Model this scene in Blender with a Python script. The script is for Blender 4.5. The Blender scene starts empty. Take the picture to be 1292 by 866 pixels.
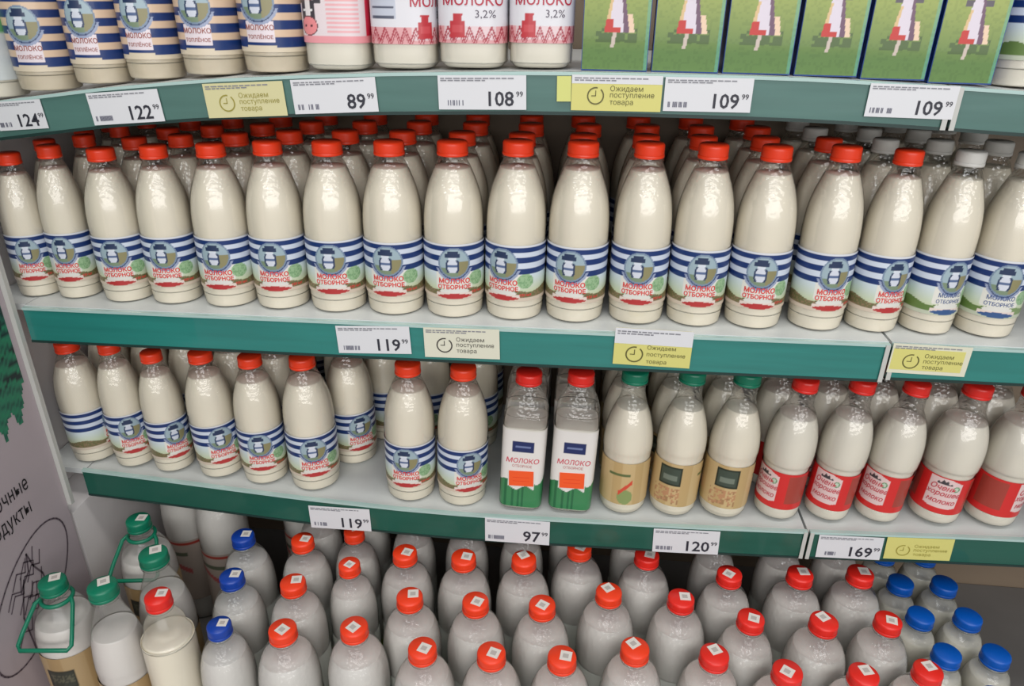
import bpy, math, random
from mathutils import Vector, Matrix
random.seed(7)
S = bpy.context.scene
C = S.collection
PI = math.pi

# ---------------------------------------------------------------- camera
FPX = 929.2
CAM = Vector((.0574, -.9805, .4364))
yaw, pit, rol = -.0949, .4475, .0138
fw = Vector((math.sin(yaw) * math.cos(pit), math.cos(yaw) * math.cos(pit), -math.sin(pit)))
rt0 = Vector((math.cos(yaw), -math.sin(yaw), 0))
up0 = rt0.cross(fw)
rt = rt0 * math.cos(rol) + up0 * math.sin(rol)
up = -rt0 * math.sin(rol) + up0 * math.cos(rol)
cd = bpy.data.cameras.new('camera')
cam = bpy.data.objects.new('camera', cd)
C.objects.link(cam)
cd.sensor_width = 36
cd.lens = FPX / 1292 * 36
cd.clip_start = .02
cam.matrix_world = Matrix(((rt.x, up.x, -fw.x, CAM.x), (rt.y, up.y, -fw.y, CAM.y), (rt.z, up.z, -fw.z, CAM.z), (0, 0, 0, 1)))
S.camera = cam

# ---------------------------------------------------------------- world, lights, exposure
W = bpy.data.worlds.new('shop_air')
S.world = W
W.use_nodes = True
W.node_tree.nodes['Background'].inputs[0].default_value = (.80, .84, .90, 1)
W.node_tree.nodes['Background'].inputs[1].default_value = .36


def area_light(name, loc, target, sx, sy, power, color):
    l = bpy.data.lights.new(name, 'AREA')
    l.shape = 'RECTANGLE'
    l.size, l.size_y, l.energy, l.color = sx, sy, power, color
    o = bpy.data.objects.new(name, l)
    C.objects.link(o)
    o.location = loc
    o.rotation_euler = (Vector(target) - Vector(loc)).to_track_quat('-Z', 'Y').to_euler()
    return o


area_light('ceiling_lamp', (.0, -.72, 2.3), (0, -.55, -.3), 3.6, .4, 34, (1, .98, .95))
area_light('ceiling_lamp', (.2, -3.2, 2.3), (0, -.4, -.3), 4.0, .5, 50, (.97, .98, 1))
area_light('low_front_fill', (.9, -4.2, 1.0), (0, 0, -.1), 5.0, 1.8, 115, (1, .98, .97))  # added fill from the front right, brightens bottle bellies and left inner wall
S.view_settings.view_transform = 'Standard'
S.view_settings.look = 'None'
S.view_settings.gamma = 1
S.view_settings.use_curve_mapping = False
S.view_settings.exposure = -.12


# ---------------------------------------------------------------- pixel rays, used to read positions off the photograph
def ray(x, y):
    return fw + rt * ((x - 646) / FPX) - up * ((y - 433) / FPX)


def at_x(x, y, X):
    d = ray(x, y)
    return CAM + d * ((X - CAM.x) / d.x)


def at_y(x, y, Y):
    d = ray(x, y)
    return CAM + d * ((Y - CAM.y) / d.y)


def at_z(x, y, Z):
    d = ray(x, y)
    return CAM + d * ((Z - CAM.z) / d.z)


def seat(x, pts, r=.038, lean=0):
    return max(interp(x - r, pts), interp(x, pts), interp(x + r, pts)) + .0004 + r * abs(lean) * .95


def interp(x, pts):
    if x <= pts[0][0]:
        a, b = pts[0], pts[1]
    elif x >= pts[-1][0]:
        a, b = pts[-2], pts[-1]
    else:
        for a, b in zip(pts, pts[1:]):
            if a[0] <= x <= b[0]:
                break
    t = (x - a[0]) / (b[0] - a[0])
    return a[1] + (b[1] - a[1]) * t


def srgb(r, g, b):
    f = lambda c: (c / 255 / 12.92) if c / 255 <= .04045 else ((c / 255 + .055) / 1.055) ** 2.4
    return (f(r), f(g), f(b))


# ---------------------------------------------------------------- materials
def mat(name, col, rough=.5, metal=0, coat=0, noise=None, bump=None, spec=.5):
    m = bpy.data.materials.new(name)
    m.use_nodes = True
    nt = m.node_tree
    p = nt.nodes['Principled BSDF']
    p.inputs['Base Color'].default_value = (*col, 1)
    p.inputs['Roughness'].default_value = rough
    p.inputs['Metallic'].default_value = metal
    p.inputs['Coat Weight'].default_value = coat
    p.inputs['Specular IOR Level'].default_value = spec
    tc = nt.nodes.new('ShaderNodeTexCoord')
    if noise:
        sc, amt, stretch = noise
        mp = nt.nodes.new('ShaderNodeMapping')
        mp.inputs['Scale'].default_value = stretch
        n = nt.nodes.new('ShaderNodeTexNoise')
        n.inputs['Scale'].default_value = sc
        n.inputs['Detail'].default_value = 4
        nt.links.new(tc.outputs['Object'], mp.inputs[0])
        nt.links.new(mp.outputs[0], n.inputs['Vector'])
        mr = nt.nodes.new('ShaderNodeMapRange')
        mr.inputs['From Min'].default_value = .3
        mr.inputs['From Max'].default_value = .7
        mr.inputs['To Min'].default_value = 1 - amt
        mr.inputs['To Max'].default_value = 1 + amt
        nt.links.new(n.outputs['Fac'], mr.inputs['Value'])
        vm = nt.nodes.new('ShaderNodeVectorMath')
        vm.operation = 'SCALE'
        vm.inputs[0].default_value = col
        nt.links.new(mr.outputs[0], vm.inputs['Scale'])
        nt.links.new(vm.outputs[0], p.inputs['Base Color'])
    if bump:
        sc, st, stretch = bump
        mp = nt.nodes.new('ShaderNodeMapping')
        mp.inputs['Scale'].default_value = stretch
        n = nt.nodes.new('ShaderNodeTexNoise')
        n.inputs['Scale'].default_value = sc
        b = nt.nodes.new('ShaderNodeBump')
        b.inputs['Strength'].default_value = st
        b.inputs['Distance'].default_value = .002
        nt.links.new(tc.outputs['Object'], mp.inputs[0])
        nt.links.new(mp.outputs[0], n.inputs['Vector'])
        nt.links.new(n.outputs['Fac'], b.inputs['Height'])
        nt.links.new(b.outputs[0], p.inputs['Normal'])
    return m


def clear_mat(name, tint, amount, zlo=.158, zhi=.225, dots=True):
    """thin clear bottle wall: transparent with a glossy coat, embossed near the shoulder"""
    m = bpy.data.materials.new(name)
    m.use_nodes = True
    nt = m.node_tree
    nt.nodes.clear()
    out = nt.nodes.new('ShaderNodeOutputMaterial')
    tr = nt.nodes.new('ShaderNodeBsdfTransparent')
    tr.inputs[0].default_value = (*tint, 1)
    gl = nt.nodes.new('ShaderNodeBsdfGlossy')
    gl.inputs['Roughness'].default_value = .15
    gl.inputs['Color'].default_value = (1, 1, 1, 1)
    mx = nt.nodes.new('ShaderNodeMixShader')
    lw = nt.nodes.new('ShaderNodeLayerWeight')
    lw.inputs['Blend'].default_value = .22
    ma = nt.nodes.new('ShaderNodeMath')
    ma.operation = 'MULTIPLY_ADD'
    ma.use_clamp = True
    ma.inputs[1].default_value = .55
    ma.inputs[2].default_value = amount
    nt.links.new(lw.outputs['Fresnel'], ma.inputs[0])
    nt.links.new(ma.outputs[0], mx.inputs[0])
    nt.links.new(tr.outputs[0], mx.inputs[1])
    nt.links.new(gl.outputs[0], mx.inputs[2])
    nt.links.new(mx.outputs[0], out.inputs[0])
    if dots:
        tc = nt.nodes.new('ShaderNodeTexCoord')
        vo = nt.nodes.new('ShaderNodeTexVoronoi')
        vo.inputs['Scale'].default_value = 170
        sp = nt.nodes.new('ShaderNodeSeparateXYZ')
        nt.links.new(tc.outputs['Object'], vo.inputs['Vector'])
        nt.links.new(tc.outputs['Object'], sp.inputs[0])
        a = nt.nodes.new('ShaderNodeMapRange')
        a.inputs['From Min'].default_value = zlo
        a.inputs['From Max'].default_value = zlo + .045
        a.inputs['To Min'].default_value = 0
        a.inputs['To Max'].default_value = .6
        nt.links.new(sp.outputs['Z'], a.inputs['Value'])
        b = nt.nodes.new('ShaderNodeBump')
        b.inputs['Distance'].default_value = .0025
        nt.links.new(a.outputs[0], b.inputs['Strength'])
        nt.links.new(vo.outputs['Distance'], b.inputs['Height'])
        nt.links.new(b.outputs[0], gl.inputs['Normal'])
        nt.links.new(b.outputs[0], lw.inputs['Normal'])
    return m


def print_mat(name, rough=.4, coat=.15):
    m = mat(name, (1, 1, 1), rough, coat=coat)
    nt = m.node_tree
    a = nt.nodes.new('ShaderNodeAttribute')
    a.attribute_name = 'ink'
    nt.links.new(a.outputs['Color'], nt.nodes['Principled BSDF'].inputs['Base Color'])
    return m


M = dict(
    milk=mat('milk', srgb(240, 232, 214), .45, coat=.1, noise=(14, .03, (1, 1, .6))),
    milk_white=mat('white_milk', srgb(234, 228, 214), .4, coat=.1, noise=(16, .04, (1, 1, .3))),
    milk_baked=mat('baked_milk', srgb(218, 205, 182), .45, coat=.1),
    milk_big=mat('big_bottle_milk', srgb(224, 219, 214), .42, coat=.15, noise=(22, .05, (1, 1, .25))),
    pet=clear_mat('clear_bottle_plastic', (.94, .94, .93), .06),
    pet_big=clear_mat('clear_jug_plastic', (.93, .94, .93), .03, zlo=.2, zhi=.3),
    pet_plain=clear_mat('plain_clear_plastic', (.95, .95, .94), .02, dots=False),
    label=print_mat('printed_label'),
    paper=print_mat('printed_paper', .5, 0),
    orange_cap=mat('orange_cap_plastic', srgb(238, 62, 26), .38, bump=(60, .1, (1, 1, 1))),
    red_cap=mat('red_cap_plastic', srgb(226, 40, 30), .35),
    white_cap=mat('white_cap_plastic', srgb(205, 203, 196), .4),
    green_cap=mat('green_cap_plastic', srgb(8, 118, 88), .35),
    blue_cap=mat('blue_cap_plastic', srgb(16, 62, 158), .35),
    bright_blue_cap=mat('bright_blue_cap_plastic', srgb(0, 84, 178), .38),
    shelf=mat('white_shelf_enamel', srgb(205, 208, 206), .35, noise=(9, .05, (1, 3, 1))),
    shelf_dark=mat('grey_shelf_underside', srgb(96, 98, 96), .6),
    rail_teal=mat('teal_rail_insert', srgb(38, 122, 114), .30, coat=.8, noise=(26, .10, (.16, 1, 2.4)), bump=(9, 1.0, (.5, 1, 3))),
    rail_grey=mat('grey_green_rail_insert', srgb(76, 112, 104), .35, coat=.45, noise=(22, .10, (.16, 1, 2.4)), bump=(7, .4, (.5, 1, 3))),
    rail_dark=mat('dark_green_rail_insert', srgb(26, 84, 70), .35, coat=.35, noise=(22, .08, (.16, 1, 2.4)), bump=(7, .4, (.5, 1, 3))),
    lip=mat('clear_grey_lip', srgb(170, 196, 190), .25, coat=.5),
    lip_dark=mat('dark_lip_line', srgb(28, 52, 48), .4),
    wing=mat('mauve_panel', srgb(176, 164, 168), .55, noise=(5, .05, (1, 1, 1))),
    inner=mat('grey_inner_panel', srgb(236, 231, 229), .5, noise=(5, .05, (1, 1, 1))),
    back=mat('brown_grey_back_panel', srgb(128, 112, 94), .55, noise=(5, .08, (1, 1, 1))),
    tray=mat('grey_tray_metal', srgb(120, 117, 114), .45, noise=(8, .06, (1, 1, 1))),
    post=mat('pale_upright', srgb(188, 188, 182), .35),
    floor=mat('shop_floor_tile', srgb(150, 147, 142), .35),
    ink=mat('black_print', srgb(30, 26, 30), .5),
    ink_grey=mat('grey_print', srgb(96, 84, 92), .5),
    carton_blue=mat('blue_carton_side', srgb(14, 62, 132), .4),
    sticker=mat('white_sticker', srgb(222, 216, 208), .5),
)


# ---------------------------------------------------------------- mesh helpers
class Acc:
    def __init__(s):
        s.v, s.f, s.c, s.m = [], [], [], []

    def add(s, verts, faces, col=(1, 1, 1), mi=0):
        n = len(s.v)
        s.v += [tuple(v) for v in verts]
        s.f += [tuple(i + n for i in f) for f in faces]
        s.c += [col] * len(verts) if not isinstance(col, list) else col
        s.m += [mi] * len(faces)
        return s

    def box(s, lo, hi, col=(1, 1, 1), mi=0):
        x0, y0, z0 = lo
        x1, y1, z1 = hi
        v = [(x, y, z) for z in (z0, z1) for y in (y0, y1) for x in (x0, x1)]
        return s.add(v, [(0, 2, 3, 1), (4, 5, 7, 6), (0, 1, 5, 4), (2, 6, 7, 3), (0, 4, 6, 2), (1, 3, 7, 5)], col, mi)

    def mesh(s, name, mats, smooth=False, ink=False):
        me = bpy.data.meshes.new(name)
        me.from_pydata(s.v, [], s.f)
        for m in mats:
            me.materials.append(m)
        me.polygons.foreach_set('material_index', s.m)
        me.polygons.foreach_set('use_smooth', [smooth] * len(s.f))
        if ink:
            a = me.color_attributes.new('ink', 'FLOAT_COLOR', 'POINT')
            flat = []
            for c in s.c:
                flat += [c[0], c[1], c[2], 1]
            a.data.foreach_set('color', flat)
        me.update()
        return me


def link(name, me, parent=None):
    o = bpy.data.objects.new(name, me)
    C.objects.link(o)
    if parent:
        o.parent = parent
    return o


def tag(o, label=None, cat=None, group=None, kind=None):
    if label:
        o['label'] = label
    if cat:
        o['category'] = cat
    if group:
        o['group'] = group
    if kind:
        o['kind'] = kind
    return o


def spline(pts, n=5):
    out = []
    P = [pts[0]] + list(pts) + [pts[-1]]
    for i in range(1, len(P) - 2):
        for k in range(n):
            t = k / n
            p0, p1, p2, p3 = P[i - 1], P[i], P[i + 1], P[i + 2]
            out.append(tuple(.5 * (2 * p1[j] + (p2[j] - p0[j]) * t + (2 * p0[j] - 5 * p1[j] + 4 * p2[j] - p3[j]) * t * t + (3 * p1[j] - p0[j] - 3 * p2[j] + p3[j]) * t ** 3) for j in (0, 1)))
    out.append(tuple(pts[-1]))
    return [(max(r, 0), z) for r, z in out]


def ring_pt(r, z, a, n=2.0):
    c, s = math.cos(a), math.sin(a)
    k = (abs(c) ** n + abs(s) ** n) ** (-1 / n)
    return (r * k * c, r * k * s, z)


def lathe(acc, prof, segs=36, n=2.0, mi=0, ridges=0, depth=0):
    rows, v = [], []
    for r, z in prof:
        if r < 1e-5:
            rows.append([len(v)])
            v.append((0, 0, z))
        else:
            rows.append(list(range(len(v), len(v) + segs)))
            for i in range(segs):
                rr = r - (depth if ridges and i % 2 else 0)
                nn = n if not callable(n) else n(z)
                v.append(ring_pt(rr, z, 2 * PI * i / segs, nn))
    f = []
    for a, b in zip(rows, rows[1:]):
        if len(a) == 1 and len(b) == 1:
            continue
        for i in range(segs):
            j = (i + 1) % segs
            if len(a) == 1:
                f.append((a[0], b[j], b[i]))
            elif len(b) == 1:
                f.append((a[i], a[j], b[0]))
            else:
                f.append((a[i], a[j], b[j], b[i]))
    return acc.add(v, f, (1, 1, 1), mi)


_txt = {}


def text2d(body, size, bold=0.0, shear=0.0, spacing=1.0):
    """glyph outlines as flat triangles, centred on the origin"""
    key = (body, size, bold, shear, spacing)
    if key in _txt:
        return _txt[key]
    c = bpy.data.curves.new('lettering', 'FONT')
    c.body, c.size, c.offset, c.shear, c.space_character = body, 1.0, bold, 0, spacing
    c.align_x = 'CENTER'
    c.resolution_u = 2
    c.fill_mode = 'FRONT'
    o = bpy.data.objects.new('lettering', c)
    C.objects.link(o)
    dg = bpy.context.evaluated_depsgraph_get()
    me = bpy.data.meshes.new_from_object(o.evaluated_get(dg))
    v = [(p.co.x * size, p.co.y * size) for p in me.vertices]
    f = [tuple(p.vertices) for p in me.polygons]
    # the font filler closes the letter H-shape: rebuild such glyphs from three bars
    par = list(range(len(v)))

    def find(i):
        while par[i] != i:
            i = par[i]
        return i
    for q in f:
        for k in q[1:]:
            par[find(k)] = find(q[0])
    comp = {}
    for i in range(len(v)):
        comp.setdefault(find(i), []).append(i)
    for ids in comp.values():
        ids = sorted(ids)
        if len(ids) != 12:
            continue
        rects = [ids[k:k + 4] for k in (0, 4, 8)]
        if all(len({round(v[i][0], 6) for i in q}) == 2 and len({round(v[i][1], 6) for i in q}) == 2 for q in rects):
            S_ = set(ids)
            f = [q for q in f if q[0] not in S_] + [tuple(q) for q in rects]
    v = [(x + shear * y, y) for x, y in v]
    bpy.data.objects.remove(o)
    bpy.data.curves.remove(c)
    bpy.data.meshes.remove(me)
    ys = [p[1] for p in v] or [0]
    m = (max(ys) + min(ys)) / 2
    v = [(x, y - m) for x, y in v]
    _txt[key] = (v, f)
    return _txt[key]


def wrap_label(name, rfun, z0, z1, paint, texts, a0=-180, a1=180, nu=200, nv=60, n=2.0, off=.0004):
    """printed sleeve: a fine grid bent round the bottle, inked by paint(s, z); lettering bent on top of it"""
    acc = Acc()
    v, cols, f = [], [], []

    def pos(s, z, o):
        r = rfun(z) + o
        a = s / .043 - PI / 2
        return ring_pt(r, z, a, n)
    for j in range(nv + 1):
        z = z0 + (z1 - z0) * j / nv
        for i in range(nu + 1):
            s = math.radians(a0 + (a1 - a0) * i / nu) * .043
            v.append(pos(s, z, off))
            cols.append(paint(s, z))
    for j in range(nv):
        for i in range(nu):
            k = j * (nu + 1) + i
            f.append((k, k + 1, k + nu + 2, k + nu + 1))
    acc.add(v, f, cols)
    for body, size, s0, zc, col, bold, shear in texts:
        tv, tf = text2d(body, size, bold, shear)
        acc.add([pos(s0 + x, zc + y, off + .0005) for x, y in tv], tf, col)
    return acc.mesh(name, [M['label']], smooth=True, ink=True)


def mixc(a, b, t):
    return tuple(a[i] * (1 - t) + b[i] * t for i in range(3))


def hsh(*a):
    x = math.sin(sum(v * k for v, k in zip(a, (127.1, 311.7, 74.7)))) * 43758.5453
    return x - math.floor(x)


# ---------------------------------------------------------------- label artwork
NAVY, WHITE_, RED_ = srgb(22, 50, 106), srgb(206, 214, 226), srgb(214, 62, 58)


def medallion(s, z, cx, cz, r, tone=1):
    d = math.hypot(s - cx, (z - cz))
    if d > r:
        # ribbon hanging under the disc
        if cz - r * 1.25 < z < cz - r * .35 and d < r * 1.22 and abs(s - cx) < r * 1.15:
            return srgb(150, 160, 186) if d > r * 1.07 else srgb(52, 66, 104)
        return None
    if d > r * .9:
        return srgb(120, 138, 160)
    x, y = (s - cx) / r, (z - cz) / r
    # a milk churn on a meadow: lid, neck, body
    if abs(x + .1) < .46 and .36 < y < .62 or abs(x + .1) < .32 and .62 <= y < .80:
        return srgb(36, 52, 84)
    if abs(x + .1) < .24 and .2 < y <= .42:
        return srgb(210, 216, 224)
    if (abs(x + .1) < .42 and -.62 < y <= .2 and (x + .1) ** 2 * 3 + (y + .2) ** 2 * 1.2 < .55):
        e = (x + .1) ** 2 * 3 + (y + .2) ** 2 * 1.2
        if e > .30:
            return srgb(40, 56, 88)
        return srgb(206, 210, 220) if abs(y + .18) > .09 else srgb(86, 104, 140)
    if x > .25 and y < .1:
        return srgb(138, 132, 94)
    if y < -.3:
        return srgb(120, 138, 112)
    return srgb(154, 174, 182)


def striped_paint(blue=False, baked=False):
    alt = srgb(214, 186, 158) if baked else WHITE_

    def p(s, z):
        m = medallion(s, z, 0, .0855, .0225)
        if m:
            return m
        if baked:
            if z < .034:
                return NAVY if z > .031 and abs(s) > .02 else srgb(214, 200, 176)
            if abs(s + .0) < .0185 and .038 < z < .0625:
                return srgb(226, 214, 218)
            k = (z - .034) / .0195
            return NAVY if (k % 1) < .52 else alt
        if z > .071:
            if z > .1105:
                return srgb(214, 216, 220)
            k = (z - .0715) / .0158
            return NAVY if (k % 1) < .52 else alt
        w = .0035 * math.sin(s * 90 + 1)
        # lower half: meadow with a bush, a hill line and a ribbon
        if math.hypot((s - .034), (z - .0610) * 1.15) < .0125:
            return srgb(150, 182, 140) if hsh(round(s * 600), round(z * 600)) > .3 else srgb(122, 160, 116)
        rib = abs(s) < .026
        if rib and z < .0405 + .000 and z > .0335 + 6 * s * s * .9 - .002:
            if z > .0395 - 6 * s * s:
                return srgb(222, 206, 196)
            return srgb(52, 84, 132) if blue else srgb(176, 50, 50)
        if rib and ((s / .021) ** 2 + ((z - .0425) / .0055) ** 2) < 1:
            return srgb(218, 216, 208)
        if rib and z > .0455 + 5 * s * s * .6:
            return srgb(222, 220, 210)
        if .036 < z < .048 + w:
            if blue:
                return srgb(96, 122, 62) if s < 0 else srgb(120, 144, 92)
            g = hsh(round(s * 500), round(z * 500))
            return srgb(104, 104, 66) if g > .4 else srgb(134, 112, 84)
        if z <= .036:
            return srgb(206, 190, 172) if not blue else srgb(186, 192, 170)
        return mixc(srgb(196, 206, 176), srgb(206, 218, 226), (z - .048) / .024)
    return p


def straight(r):
    return lambda z: r


def mesh_striped_label(kind):
    if kind == 'red':
        tx = [('МОЛОКО', .0098, 0, .0590, RED_, .03, 0), ('ОТБОРНОЕ', .0086, 0, .0500, RED_, .03, 0),
              ('930 мл', .0058, .034, .0405, RED_, .02, .1)]
        return wrap_label('striped_label', straight(.0433), .031, .113, striped_paint(), tx, nu=220, nv=70)
    if kind == 'blue':
        c = srgb(70, 92, 140)
        tx = [('МОЛОКО', .0085, 0, .0605, c, .01, 0), ('ОТБОРНОЕ', .0075, 0, .0515, c, .01, 0)]
        return wrap_label('striped_label', straight(.0433), .031, .113, striped_paint(True), tx, nu=220, nv=70)
    c = srgb(158, 96, 88)
    tx = [('МОЛОКО', .0085, 0, .0555, c, .02, 0), ('ТОПЛЁНОЕ', .0062, 0, .0450, c, .015, 0)]
    return wrap_label('striped_label', straight(.0433), .026, .126, striped_paint(False, True), tx, nu=220, nv=80)


def paint_kraft(s, z):
    if abs(s) < .0205 and .060 < z < .0945:
        if abs(s) > .0178 or z < .063 or z > .0918:
            return srgb(30, 42, 30)
        if abs(s) < .0135 and .069 < z < .087 and hsh(round(z * 260)) > .4:
            return srgb(112, 122, 108)
        return srgb(62, 74, 62)
    if .026 < z < .055 and abs(s + .004) < .024:
        g = hsh(round(s * 330), round(z * 330))
        if g > .62:
            return srgb(182, 134, 96)
        if g < .2:
            return srgb(160, 122, 84)
    # painted chilli and leaf on the other side
    x, y = s - .085, z - .055
    if abs(y - x * .9) < .004 and abs(x) < .012:
        return srgb(204, 74, 52)
    if abs(x + .012) < .02 and abs(z - .078) < .002:
        return srgb(90, 104, 60)
    if math.hypot(x, y + .018) < .014:
        return srgb(134, 150, 92)
    return srgb(196, 170, 122) if math.sin(s * 160) > -.2 else srgb(186, 158, 108)


def paint_redlabel(s, z):
    # white shield with script on a red sleeve
    w = .0265
    top = .0905 - max(0, s - .006) * .35
    if abs(s) < w and z < top and z > .034 and z > .030 + abs(s) * .28:
        x, y = s, z
        e = math.hypot(s - .018, z - .074)
        if e < .0055:
            return srgb(110, 150, 110) if e > .0035 else srgb(190, 206, 186)
        if abs(s + .003) < .014 and .0795 < z < .0795 + .007 * (1 - abs(s + .003) / .015) + .002 * math.sin(s * 900):
            return srgb(62, 58, 62)
        return srgb(222, 196, 192)
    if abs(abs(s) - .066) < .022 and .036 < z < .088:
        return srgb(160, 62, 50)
    return srgb(206, 40, 38)


def paint_sleeve(s, z):
    g = .047 + .004 * math.sin(s * 170) + (.012 if abs(s) > .024 else 0)
    if z < g:
        return srgb(58, 128, 80) if hsh(round(s * 260), 1) > .35 else srgb(36, 100, 62)
    if abs(s) < .0195 and .117 < z < .137:
        if abs(z - .127) < .0016 and abs(s) < .014:
            return srgb(110, 124, 166)
        return srgb(24, 40, 92)
    if z > .158:
        return srgb(216, 212, 200)
    return srgb(226, 222, 216)


def paint_pink(s, z):
    if z < .034:
        return srgb(214, 202, 192)
    # cow face: pink muzzle, white blaze, dark patches
    x, y = s + .026, z - .062
    if (x / .0115) ** 2 + ((y + .008) / .0115) ** 2 < 1:
        e = (x / .0115) ** 2 + ((y + .008) / .0115) ** 2
        if e > .82 or math.hypot(x - .004, y + .008) < .0016 or math.hypot(x + .004, y + .008) < .0016:
            return srgb(70, 40, 46)
        return srgb(228, 138, 140)
    if abs(x) < .0095 and 0 < y < .022:
        if abs(x) < .0035:
            return srgb(226, 218, 216)
        if math.hypot(abs(x) - .005, y - .010) < .0016:
            return srgb(230, 228, 226)
        return srgb(62, 56, 62)
    if .018 < y < .023 and .009 < abs(x) < .017:
        return srgb(62, 56, 62)
    if math.hypot(x, y - .026) < .008:
        return srgb(206, 50, 64)
    if s > -.004 and z > .046 and ((z - .046) / .0052) % 1 < .45 and s < .034:
        return srgb(228, 168, 172)
    if z < .043:
        return srgb(226, 150, 156)
    if s > .044 and s < .062:
        return srgb(206, 34, 68)
    return srgb(222, 208, 210)


def paint_ornament(s, z):
    if z < .031:
        return srgb(214, 210, 202)
    bx, by = s + .014, (z - .047) * 1.15
    if abs(bx) < .0085 and abs(by) < .0115 or abs(bx) < .0045 and .0105 <= by < .0175 or abs(bx) < .0055 and .0175 <= by < .021:
        return srgb(196, 72, 78) if (abs(bx) < .006 and -.004 < by < .005) else srgb(184, 50, 58)
    if z < .051:
        k = ((s + .2) / .0125) % 1
        t = abs(k - .5) * 2
        y = (z - .034) / .016
        if abs(y - t) < .16 or abs(y - t + .42) < .1:
            return srgb(168, 64, 76)
        if abs(s) > .03 or z < .0355:
            return srgb(216, 158, 160)
        return srgb(222, 196, 198)
    if -.082 < s < -.048 and z > .06:
        k = ((z - .06) / .0115) % 1
        return srgb(84, 88, 104) if k < .3 and abs(s + .065) < .014 else srgb(190, 194, 206)
    return srgb(218, 216, 220)


def paint_farm(s, z):
    if z > .15:
        return srgb(190, 206, 222)
    return srgb(206, 208, 204) if z > .05 else srgb(206, 202, 192)


def paint_jug(s, z):
    if z < .05 + .004 * math.sin(s * 60):
        return srgb(206, 204, 120)
    if z < .075 + .005 * math.sin(s * 45 + 1):
        return srgb(170, 186, 80)
    return srgb(210, 212, 204)


def paint_kraft_big(s, z):
    z -= .052
    if abs(s + .01) < .02 and .10 < z < .135:
        if abs(s + .01) > .017 or z < .103 or z > .132:
            return srgb(34, 36, 28)
        return srgb(90, 88, 70) if abs(z - .118) < .008 and hsh(round(s * 700), round(z * 700)) > .5 else srgb(52, 54, 44)
    return srgb(176, 150, 110) if math.sin(s * 120) > -.3 else srgb(166, 138, 96)


def paint_back(s, z):
    if abs(z - .172) < .003:
        return srgb(176, 60, 50)
    if abs(z - .150) < .004 and abs(s) < .028:
        return srgb(96, 104, 84)
    if abs(z - .128 + s * .5) < .005 and abs(s) < .03:
        return srgb(190, 96, 96)
    return srgb(186, 172, 160)


# ---------------------------------------------------------------- bottle meshes (shared by every copy)
MESH = {}


def get(key, fn):
    if key not in MESH:
        MESH[key] = fn()
    return MESH[key]


PROF = {
    'round': [(0, .004), (.022, .001), (.0385, .0012), (.0415, .006), (.0428, .02), (.0430, .03), (.0430, .112), (.0431, .132), (.0420, .152), (.0388, .173), (.0325, .194), (.0248, .213), (.0196, .223), (.0190, .229)],
    'kraft': [(0, .004), (.022, .001), (.034, .0015), (.0385, .008), (.0400, .02), (.0402, .10), (.0415, .118), (.0400, .140), (.0340, .166), (.0245, .190), (.0195, .205), (.0185, .2285)],
    'belly': [(0, .004), (.022, .001), (.034, .0015), (.0395, .008), (.0405, .022), (.0400, .03), (.0400, .092), (.0425, .104), (.0437, .122), (.0425, .145), (.0370, .170), (.0275, .192), (.0215, .204), (.0195, .2285)],
    'square': [(0, .003), (.022, .001), (.032, .0015), (.0352, .006), (.0358, .02), (.0358, .165), (.0345, .182), (.0290, .203), (.0220, .217), (.0185, .223), (.0185, .229)],
    'jug': [(0, .004), (.030, .001), (.042, .0015), (.0465, .01), (.0478, .03), (.0478, .165), (.0485, .200), (.0475, .226), (.0430, .250), (.0340, .271), (.0240, .285), (.0188, .297)],
    'step': [(0, .004), (.030, .001), (.040, .0015), (.0425, .01), (.0440, .03), (.0440, .245), (.0430, .262), (.0375, .272), (.0345, .280), (.0320, .292), (.0235, .306), (.0190, .312), (.0190, .320)],
    'tall': [(0, .004), (.028, .001), (.036, .0015), (.0400, .01), (.0410, .03), (.0410, .190), (.0415, .215), (.0390, .245), (.0320, .275), (.0245, .298), (.0200, .312), (.0190, .330)],
    'handled': [(0, .004), (.030, .001), (.043, .0015), (.0480, .01), (.0490, .03), (.0490, .18), (.0495, .215), (.0465, .243), (.0375, .268), (.0270, .284), (.0200, .292), (.0190, .305)],
    'slim': [(0, .004), (.024, .001), (.033, .0015), (.0360, .008), (.0368, .03), (.0368, .16), (.0368, .185), (.0350, .208), (.0290, .228), (.0215, .240), (.0185, .250)],
}
PROF['round_low'] = PROF['round']
FILL = {'round': .212, 'round_low': .203, 'kraft': .186, 'belly': .184, 'square': .160, 'jug': .262, 'step': .268, 'tall': .270, 'handled': .256, 'slim': .226}
NECK = {'round': .2285, 'round_low': .2285, 'kraft': .228, 'belly': .228, 'square': .2285, 'jug': .2965, 'step': .3195, 'tall': .3295, 'handled': .3045, 'slim': .2495}
SQN = {'square': 5.0}


def body_mesh(k, m):
    def f():
        a = Acc()
        lathe(a, spline(PROF[k], 4), 40, n=(lambda z: SQN[k] - 3 * max(0, min(1, (z - .16) / .05))) if k in SQN else 2.0)
        # neck collar
        zn = NECK[k]
        lathe(a, [(.0195, zn - .004), (.0215, zn - .0035), (.0215, zn - .002), (.0195, zn - .0015)], 32)
        return a.mesh(k + '_bottle_wall', [M[m]], True)
    return get(('body', k, m), f)


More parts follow.
